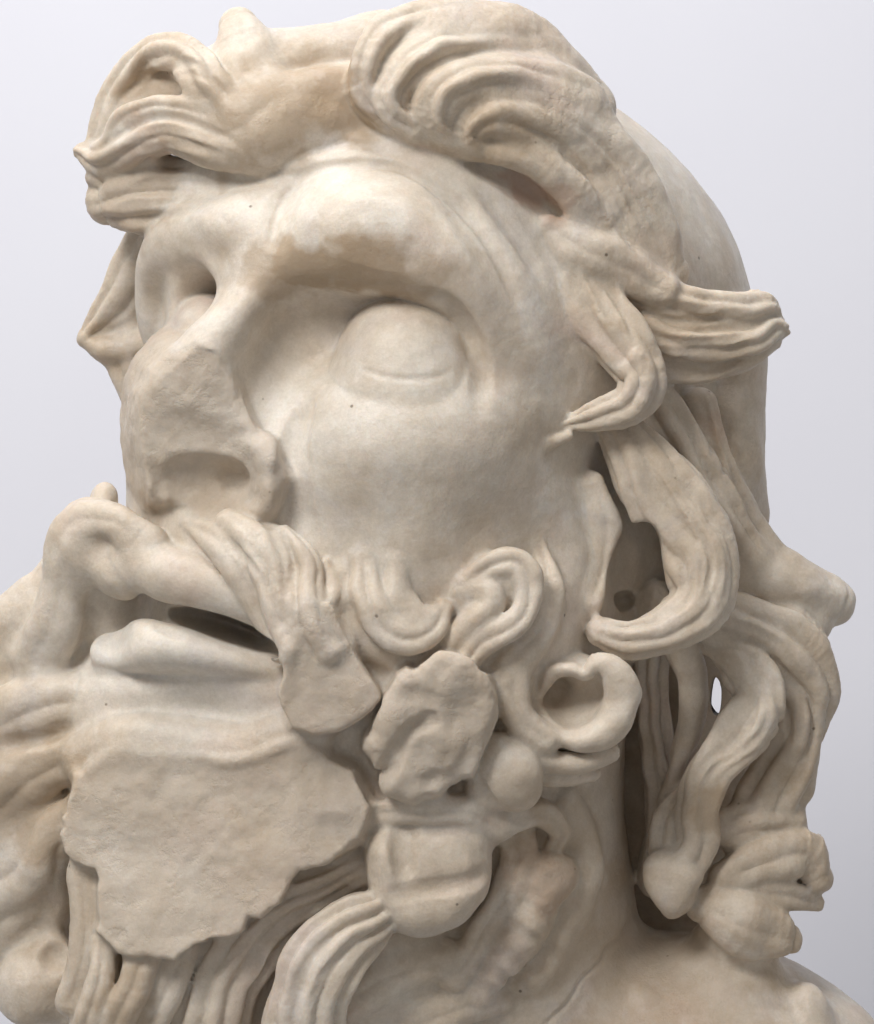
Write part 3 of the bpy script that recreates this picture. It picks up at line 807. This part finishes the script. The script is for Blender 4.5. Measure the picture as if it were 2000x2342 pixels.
STAINS = spots([(640, 625, 80, 0.5), (720, 615, 90, 0.75), (800, 618, 90, 0.75), (880, 622, 90, 0.65), (960, 645, 80, 0.45), (790, 230, 110, 0.65), (500, 260, 160, 0.4), (620, 260, 140, 0.5), (720, 180, 110, 0.45), (350, 210, 90, 0.4), (1150, 330, 90, 0.45), (960, 190, 70, 0.3),
                (1120, 1120, 200, 0.22), (1080, 680, 130, 0.3), (300, 420, 130, 0.35), (60, 1800, 180, 0.4), (1120, 800, 110, 0.3),
                (1480, 2250, 260, 0.4), (1300, 2150, 180, 0.3), (1650, 2300, 150, 0.35), (1640, 1840, 60, 0.5), (1800, 1700, 120, 0.3), (1190, 1800, 80, 0.25), (1780, 2130, 100, 0.3), (280, 2300, 80, 0.5), (1300, 1900, 120, 0.3)])
RUST = spots([(1210, 420, 80, 0.55), (1270, 450, 60, 0.4), (1640, 980, 50, 0.3), (1250, 2020, 90, 0.22), (330, 340, 80, 0.2)])
POLISH = spots([(700, 1020, 160, 1.0), (800, 960, 170, 0.9), (720, 1180, 130, 0.8), (660, 470, 150, 0.7), (900, 510, 130, 0.7), (470, 740, 110, 0.8), (1050, 960, 120, 0.5),
                (930, 830, 120, 0.5), (400, 1490, 130, 0.8), (420, 1600, 150, 0.5), (540, 430, 120, 0.6), (1000, 450, 120, 0.6), (1330, 600, 90, 0.6), (1000, 320, 60, 0.5),
                (560, 1250, 80, 0.7), (900, 1380, 110, 0.5), (1180, 1340, 80, 0.6), (1350, 1650, 60, 0.5)])

print("sculpt", round(time.time() - T0, 1), flush=True)

# ----------------------------------------------------------------------------
# surface nets
# ----------------------------------------------------------------------------
# close the grid at its faces
F[0], F[-1] = 50, 50
F[:, 0], F[:, -1] = 50, 50
F[:, :, 0], F[:, :, -1] = 50, 50

def extract():
    ins = F < 0
    nx, ny, nz = NN
    a = ins[:-1] & ins[1:]; o = ins[:-1] | ins[1:]
    a = a[:, :-1] & a[:, 1:]; o = o[:, :-1] | o[:, 1:]
    a = a[:, :, :-1] & a[:, :, 1:]; o = o[:, :, :-1] | o[:, :, 1:]
    act = o & ~a
    ci = np.nonzero(act)
    nv = len(ci[0])
    vid = np.full(act.shape, -1, np.int32)
    vid[ci] = np.arange(nv, dtype=np.int32)
    acc = np.zeros((nv, 3)); cnt = np.zeros(nv)
    corner = [(i, j, k) for i in (0, 1) for j in (0, 1) for k in (0, 1)]
    vals = {c: F[ci[0] + c[0], ci[1] + c[1], ci[2] + c[2]] for c in corner}
    for c in corner:
        for ax in range(3):
            if c[ax]:
                continue
            e = list(c); e[ax] = 1; e = tuple(e)
            va, vb = vals[c], vals[e]
            m = (va < 0) != (vb < 0)
            t = va[m] / (va[m] - vb[m])
            p = np.tile(np.array(c, float), (m.sum(), 1))
            p[:, ax] = t
            acc[m] += p; cnt[m] += 1
    P = acc / cnt[:, None] + np.stack(ci, 1)
    P = P * V + LO
    # label of a vertex: that of its most inner corner
    best = np.full(nv, 1e9, np.float32); vl = np.zeros(nv, np.uint8)
    for c in corner:
        m = vals[c] < best
        best[m] = vals[c][m]
        vl[m] = LAB[ci[0] + c[0], ci[1] + c[1], ci[2] + c[2]][m]
    quads = []
    # x edges
    for ax in range(3):
        s0 = [slice(1, -1)] * 3; s1 = [slice(1, -1)] * 3
        s0[ax] = slice(0, -1); s1[ax] = slice(1, None)
        A, B = ins[tuple(s0)], ins[tuple(s1)]
        ch = np.nonzero(A != B)
        flip = A[ch]
        idx = [c + (0 if i == ax else 1) for i, c in enumerate(ch)]
        b, c = [(1, 2), (2, 0), (0, 1)][ax]
        def get(db, dc):
            q = [x.copy() for x in idx]
            q[b] = q[b] - db; q[c] = q[c] - dc
            return vid[q[0], q[1], q[2]]
        Q = np.stack([get(1, 1), get(0, 1), get(0, 0), get(1, 0)], 1)
        Q[flip] = Q[flip][:, ::-1]
        quads.append(Q)
    Q = np.vstack(quads)
    Q = Q[(Q >= 0).all(1)]
    return P, Q, vl

P, Q, VL = extract()
del F
print("mesh", len(P), len(Q), round(time.time() - T0, 1), flush=True)

# gentle smoothing, as stone polished by hand
E = np.vstack([Q[:, [0, 1]], Q[:, [1, 2]], Q[:, [2, 3]], Q[:, [3, 0]]])
deg = np.bincount(E[:, 0], minlength=len(P)) + np.bincount(E[:, 1], minlength=len(P))
def lap(X):
    out = np.empty_like(X)
    for j in range(X.shape[1]):
        out[:, j] = (np.bincount(E[:, 0], X[E[:, 1], j], len(P)) + np.bincount(E[:, 1], X[E[:, 0], j], len(P))) / deg
    return out
for it in range(1):
    P = P + 0.55 * (lap(P) - P)
    P = P - 0.40 * (lap(P) - P)

# keep only the biggest shell (no loose crumbs)
print("smooth", round(time.time() - T0, 1), flush=True)
comp = np.arange(len(P))
for it in range(200):
    a = comp[E[:, 0]]; b = comp[E[:, 1]]
    df = a != b
    if not df.any():
        break
    a, b = a[df], b[df]
    hi_, lo_ = np.maximum(a, b), np.minimum(a, b)
    o_ = np.argsort(-lo_, kind='stable')
    comp[hi_[o_]] = lo_[o_]              # hook the higher root on the lower
    for _ in range(6):
        comp = comp[comp]
print("shells", it, round(time.time() - T0, 1), flush=True)
big = np.bincount(comp).argmax()
Q = Q[comp[Q[:, 0]] == big]

def normals(P):
    d1 = P[Q[:, 2]] - P[Q[:, 0]]; d2 = P[Q[:, 3]] - P[Q[:, 1]]
    fn = np.cross(d1, d2)
    N = np.zeros_like(P)
    for c in range(4):
        for j in range(3):
            N[:, j] += np.bincount(Q[:, c], fn[:, j], len(P))
    return N / (np.linalg.norm(N, axis=1)[:, None] + 1e-9)

# value noise for wear
LAT = rng.uniform(-1, 1, (32, 32, 32)).astype(np.float32)
def vnoise(X):
    i = np.floor(X).astype(int); f = X - i
    f = f * f * (3 - 2 * f)
    i &= 31; j = (i + 1) & 31
    g = lambda a, b, c: LAT[a, b, c]
    fx, fy, fz = f[:, 0], f[:, 1], f[:, 2]
    x00 = g(i[:, 0], i[:, 1], i[:, 2]) * (1 - fx) + g(j[:, 0], i[:, 1], i[:, 2]) * fx
    x10 = g(i[:, 0], j[:, 1], i[:, 2]) * (1 - fx) + g(j[:, 0], j[:, 1], i[:, 2]) * fx
    x01 = g(i[:, 0], i[:, 1], j[:, 2]) * (1 - fx) + g(j[:, 0], i[:, 1], j[:, 2]) * fx
    x11 = g(i[:, 0], j[:, 1], j[:, 2]) * (1 - fx) + g(j[:, 0], j[:, 1], j[:, 2]) * fx
    return (x00 * (1 - fy) + x10 * fy) * (1 - fz) + (x01 * (1 - fy) + x11 * fy) * fz
def fbm(X, o=4):
    s = 0; a = 1.0; t = 0
    for i in range(o):
        s = s + a * vnoise(X * 2 ** i + 17.3 * i); t += a; a *= 0.55
    return s / t

# masks on the stone: where it is broken, stained, polished
def blob_mask(items, X, soft=0.35):
    """items: (px, py, z, radius, strength); soft 3D patches with ragged edges"""
    out = np.zeros(len(X), np.float32)
    nz = EDGE_NOISE
    for (px, py, z, r, s) in items:
        c = PP(px, py, z)
        i = np.nonzero((np.abs(X - c) < 1.6 * r).all(1))[0]
        d = np.linalg.norm(X[i] - c, axis=1) / r + 0.8 * nz[i]
        out[i] = np.maximum(out[i], s * np.clip((1.0 - d) / soft, 0, 1))
    return out
if (normals(P) * (P - P.mean(0))).sum(1).mean() < 0:
    Q = Q[:, ::-1]
X0 = P.copy()
EDGE_NOISE = fbm(X0 / 60.0, 4)
broken = np.isin(VL, BROKEN).astype(np.float32)
bm = broken[:, None].astype(float)
for it in range(4):
    bm = lap(bm)
broken = bm[:, 0]
broken = np.maximum(broken, blob_mask(BROKEN_SPOTS, X0))
stain = blob_mask(STAINS, X0)
rust = blob_mask(RUST, X0)
polish = blob_mask(POLISH, X0, 0.8)
# hand carving is never even: let every form wander a little
is_hair = np.isin(VL, SOFT).astype(float)[:, None]
for it in range(6):
    is_hair = lap(is_hair)
pt = np.zeros(256)
for k_, v_ in PATINA.items():
    pt[k_] = v_
pt = pt[VL][:, None]
for it in range(8):
    pt = lap(pt)
patina = np.clip(pt[:, 0] * (0.85 + 0.9 * fbm(X0 / 150.0 + 9, 3)), 0, 1)
wob = np.stack([fbm(X0 / 105.0 + o, 2) for o in (3.1, 41.7, 77.9)], 1)
P = P + wob * (3.0 + 8.0 * is_hair)
N = normals(P)
amp = 0.6 + 1.8 * broken + 0.9 * is_hair[:, 0]
rough_n = fbm(X0 / 26.0, 4) * amp + fbm(X0 / 120.0 + 5, 3) * (4.0 + 7.0 * broken)
P = P + N * rough_n[:, None]
N = normals(P)
print("wear", round(time.time() - T0, 1), flush=True)

# ----------------------------------------------------------------------------
# materials
# ----------------------------------------------------------------------------
def nodes(m):
    m.use_nodes = True
    nt = m.node_tree
    return nt, nt.nodes, nt.links

def marble():
    m = bpy.data.materials.new("marble")
    nt, nd, lk = nodes(m)
    b = nd["Principled BSDF"]
    tc = nd.new("ShaderNodeTexCoord")
    def noise(scale, det=6, rough=0.6, dist=0.0):
        n = nd.new("ShaderNodeTexNoise")
        n.inputs["Scale"].default_value = scale
        n.inputs["Detail"].default_value = det
        n.inputs["Roughness"].default_value = rough
        n.inputs["Distortion"].default_value = dist
        lk.new(tc.outputs["Object"], n.inputs["Vector"])
        return n
    def ramp(src, stops):
        r = nd.new("ShaderNodeValToRGB")
        r.color_ramp.elements[0].position = stops[0][0]; r.color_ramp.elements[0].color = stops[0][1]
        r.color_ramp.elements[1].position = stops[-1][0]; r.color_ramp.elements[1].color = stops[-1][1]
        for s in stops[1:-1]:
            e = r.color_ramp.elements.new(s[0]); e.color = s[1]
        lk.new(src, r.inputs[0])
        return r
    def mix(a, bcol, fac, mode='MIX'):
        x = nd.new("ShaderNodeMix"); x.data_type = 'RGBA'; x.blend_type = mode
        for sock, val in ((x.inputs[0], fac), (x.inputs[6], a), (x.inputs[7], bcol)):
            if hasattr(val, 'links') or hasattr(val, 'is_linked'):
                lk.new(val, sock)
            else:
                sock.default_value = val
        return x.outputs[2]
    def attr(nm):
        a = nd.new("ShaderNodeAttribute"); a.attribute_name = nm
        return a.outputs["Fac"]
    def math_(op, a, c):
        x = nd.new("ShaderNodeMath"); x.operation = op; x.use_clamp = True
        for s, v in ((x.inputs[0], a), (x.inputs[1], c)):
            if isinstance(v, (int, float)): s.default_value = v
            else: lk.new(v, s)
        return x.outputs[0]
    big = noise(9, 5, 0.62, 0.6)
    base = ramp(big.outputs["Fac"], [(0.32, (0.52, 0.435, 0.345, 1)), (0.5, (0.65, 0.58, 0.495, 1)), (0.66, (0.72, 0.67, 0.605, 1))]).outputs[0]
    veil = noise(23, 4, 0.7, 0.3)
    grey = ramp(veil.outputs["Fac"], [(0.48, (0, 0, 0, 1)), (0.72, (1, 1, 1, 1))]).outputs[0]
    base = mix(base, (0.60, 0.575, 0.56, 1), math_('MULTIPLY', grey, 0.3))
    base = mix(base, (0.735, 0.70, 0.645, 1), math_('MULTIPLY', attr("polish"), 0.65))
    pat = attr("patina")
    base = mix(base, (0.50, 0.405, 0.305, 1), math_('MULTIPLY', pat, 0.55))
    och = ramp(noise(17, 5, 0.68, 1.2).outputs["Fac"], [(0.50, (0, 0, 0, 1)), (0.66, (1, 1, 1, 1))]).outputs[0]
    base = mix(base, (0.42, 0.315, 0.21, 1), math_('MULTIPLY', math_('MULTIPLY', och, pat), 0.5))
    lil = ramp(noise(14, 4, 0.65, 0.8).outputs["Fac"], [(0.53, (0, 0, 0, 1)), (0.70, (1, 1, 1, 1))]).outputs[0]
    base = mix(base, (0.55, 0.515, 0.52, 1), math_('MULTIPLY', lil, 0.32))
    pink = ramp(noise(11, 3, 0.6, 0.5).outputs["Fac"], [(0.55, (0, 0, 0, 1)), (0.72, (1, 1, 1, 1))]).outputs[0]
    base = mix(base, (0.60, 0.475, 0.405, 1), math_('MULTIPLY', pink, 0.5))
    fine = noise(120, 3, 0.75)
    mot = ramp(fine.outputs["Fac"], [(0.35, (0.86, 0.84, 0.81, 1)), (0.65, (1.06, 1.06, 1.06, 1))]).outputs[0]
    base = mix(base, mot, 0.5, 'MULTIPLY')
    grain = ramp(noise(520, 3, 0.8).outputs["Fac"], [(0.36, (0.80, 0.78, 0.75, 1)), (0.62, (1.08, 1.08, 1.08, 1))]).outputs[0]
    base = mix(base, grain, 0.28, 'MULTIPLY')
    base = mix(base, (0.44, 0.365, 0.29, 1), math_('MULTIPLY', attr("broken"), 0.42))
    base = mix(base, (0.36, 0.255, 0.155, 1), attr("stain"))
    base = mix(base, (0.40, 0.24, 0.17, 1), attr("rust"))
    # tiny pits and specks of dirt
    sp = nd.new("ShaderNodeTexVoronoi"); sp.inputs["Scale"].default_value = 70
    lk.new(tc.outputs["Object"], sp.inputs["Vector"])
    spot = ramp(sp.outputs["Distance"], [(0.05, (1, 1, 1, 1)), (0.10, (0, 0, 0, 1))]).outputs[0]
    gate = ramp(noise(31, 2, 0.5).outputs["Fac"], [(0.60, (0, 0, 0, 1)), (0.66, (1, 1, 1, 1))]).outputs[0]
    spm = math_('MULTIPLY', spot, gate)
    base = mix(base, (0.13, 0.095, 0.065, 1), math_('MULTIPLY', spm, 0.75))
    lk.new(base, b.inputs["Base Color"])
    ro = nd.new("ShaderNodeMapRange")
    ro.inputs["To Min"].default_value = 0.46; ro.inputs["To Max"].default_value = 0.78
    lk.new(attr("broken"), ro.inputs["Value"])
    lk.new(ro.outputs[0], b.inputs["Roughness"])
    b.inputs["IOR"].default_value = 1.45
    b.inputs["Subsurface Weight"].default_value = 0.35
    b.inputs["Subsurface Radius"].default_value = (1.0, 0.72, 0.5)
    b.inputs["Subsurface Scale"].default_value = 0.006
    b.inputs["Specular IOR Level"].default_value = 0.32
    # fine relief
    bn = noise(330, 3, 0.7)
    bn2 = noise(90, 4, 0.6)
    hs = nd.new("ShaderNodeMath"); hs.operation = 'MULTIPLY_ADD'
    lk.new(bn2.outputs["Fac"], hs.inputs[0]); hs.inputs[1].default_value = 1.4
    lk.new(bn.outputs["Fac"], hs.inputs[2])
    er = ramp(noise(62, 5, 0.72).outputs["Fac"], [(0.30, (0, 0, 0, 1)), (0.47, (1, 1, 1, 1))]).outputs[0]
    ew = math_('ADD', math_('MULTIPLY', pat, 0.6), attr("broken"))
    e2 = nd.new("ShaderNodeMath"); e2.operation = 'MULTIPLY'
    lk.new(er, e2.inputs[0]); lk.new(ew, e2.inputs[1])
    e3 = nd.new("ShaderNodeMath"); e3.operation = 'MULTIPLY_ADD'
    lk.new(e2.outputs[0], e3.inputs[0]); e3.inputs[1].default_value = 2.2
    lk.new(hs.outputs[0], e3.inputs[2])
    hs = e3
    h2 = nd.new("ShaderNodeMath"); h2.operation = 'MULTIPLY_ADD'
    lk.new(spm, h2.inputs[0]); h2.inputs[1].default_value = -1.5
    lk.new(hs.outputs[0], h2.inputs[2])
    bp = nd.new("ShaderNodeBump")
    bp.inputs["Strength"].default_value = 0.28
    bp.inputs["Distance"].default_value = 0.0011
    lk.new(h2.outputs[0], bp.inputs["Height"])
    lk.new(bp.outputs[0], b.inputs["Normal"])
    return m

def wall_mat():
    m = bpy.data.materials.new("wall_paint")
    nt, nd, lk = nodes(m)
    b = nd["Principled BSDF"]
    tc = nd.new("ShaderNodeTexCoord")
    n = nd.new("ShaderNodeTexNoise"); n.inputs["Scale"].default_value = 2.2; n.inputs["Detail"].default_value = 3
    lk.new(tc.outputs["Object"], n.inputs["Vector"])
    r = nd.new("ShaderNodeValToRGB")
    r.color_ramp.elements[0].color = (0.735, 0.735, 0.80, 1); r.color_ramp.elements[0].position = 0.3
    r.color_ramp.elements[1].color = (0.76, 0.765, 0.825, 1); r.color_ramp.elements[1].position = 0.7
    lk.new(n.outputs["Fac"], r.inputs[0])
    lk.new(r.outputs[0], b.inputs["Base Color"])
    b.inputs["Roughness"].default_value = 0.9
    b.inputs["Specular IOR Level"].default_value = 0.1
    return m

MARBLE = marble()

# ----------------------------------------------------------------------------
# objects
# ----------------------------------------------------------------------------
W3 = np.stack([(P[:, 0] - CX) * S, -P[:, 2] * S, -(P[:, 1] - CY) * S], 1)
N3 = np.stack([N[:, 0], -N[:, 2], -N[:, 1]], 1)
base_z = W3[:, 2].min()
root_loc = np.array([0.02, 0.0, base_z])
root = bpy.data.objects.new("marble_head_sculpture", None)
sc.collection.objects.link(root)
root.location = root_loc
root["label"] = "weathered beige marble head of a bearded man with broken nose"
root["category"] = "statue"

# face labels with a little majority smoothing
vls = VL.astype(np.int64)
fl = np.stack([vls[Q[:, c]] for c in range(4)], 1)
fs = np.sort(fl, 1)
FL = np.where(fs[:, 1] == fs[:, 2], fs[:, 1], fs[:, 0])
FL = np.where(fs[:, 2] == fs[:, 3], fs[:, 2], FL)

for li in sorted(set(FL.tolist())):
    q = Q[FL == li][:, ::-1]          # the y and z flip mirrors the winding
    if len(q) < 60:
        continue
    ids, inv = np.unique(q, return_inverse=True)
    inv = inv.reshape(q.shape)
    me = bpy.data.meshes.new(PARTS[li][0])
    pts = (W3[ids] - root_loc).astype(np.float32)
    me.vertices.add(len(ids)); me.vertices.foreach_set("co", pts.ravel())
    me.loops.add(len(q) * 4); me.loops.foreach_set("vertex_index", inv.ravel().astype(np.int32))
    me.polygons.add(len(q))
    me.polygons.foreach_set("loop_start", np.arange(0, len(q) * 4, 4, dtype=np.int32))
    me.update(calc_edges=True)
    me.polygons.foreach_set("use_smooth", np.ones(len(q), bool))
    for nm, arr in (("broken", broken), ("stain", stain), ("rust", rust), ("polish", polish), ("patina", patina)):
        at = me.attributes.new(nm, 'FLOAT', 'POINT')
        at.data.foreach_set("value", arr[ids].astype(np.float32))
    me.normals_split_custom_set_from_vertices(N3[ids].astype(np.float32))
    me.materials.append(MARBLE)
    o = bpy.data.objects.new(PARTS[li][0], me)
    sc.collection.objects.link(o)
    o.parent = root
    if PARTS[li][1]:
        o["label"] = PARTS[li][1]

# wall behind the bust
me = bpy.data.meshes.new("wall")
me.from_pydata([(-4, 1.0, -2.5), (4, 1.0, -2.5), (4, 1.0, 3), (-4, 1.0, 3),
                (-4, 1.1, -2.5), (4, 1.1, -2.5), (4, 1.1, 3), (-4, 1.1, 3)], [],
               [(0, 1, 2, 3), (7, 6, 5, 4), (0, 4, 5, 1), (1, 5, 6, 2), (2, 6, 7, 3), (3, 7, 4, 0)])
me.materials.append(wall_mat())
wall = bpy.data.objects.new("wall", me)
sc.collection.objects.link(wall)
wall["kind"] = "structure"
print("done", round(time.time() - T0, 1), flush=True)
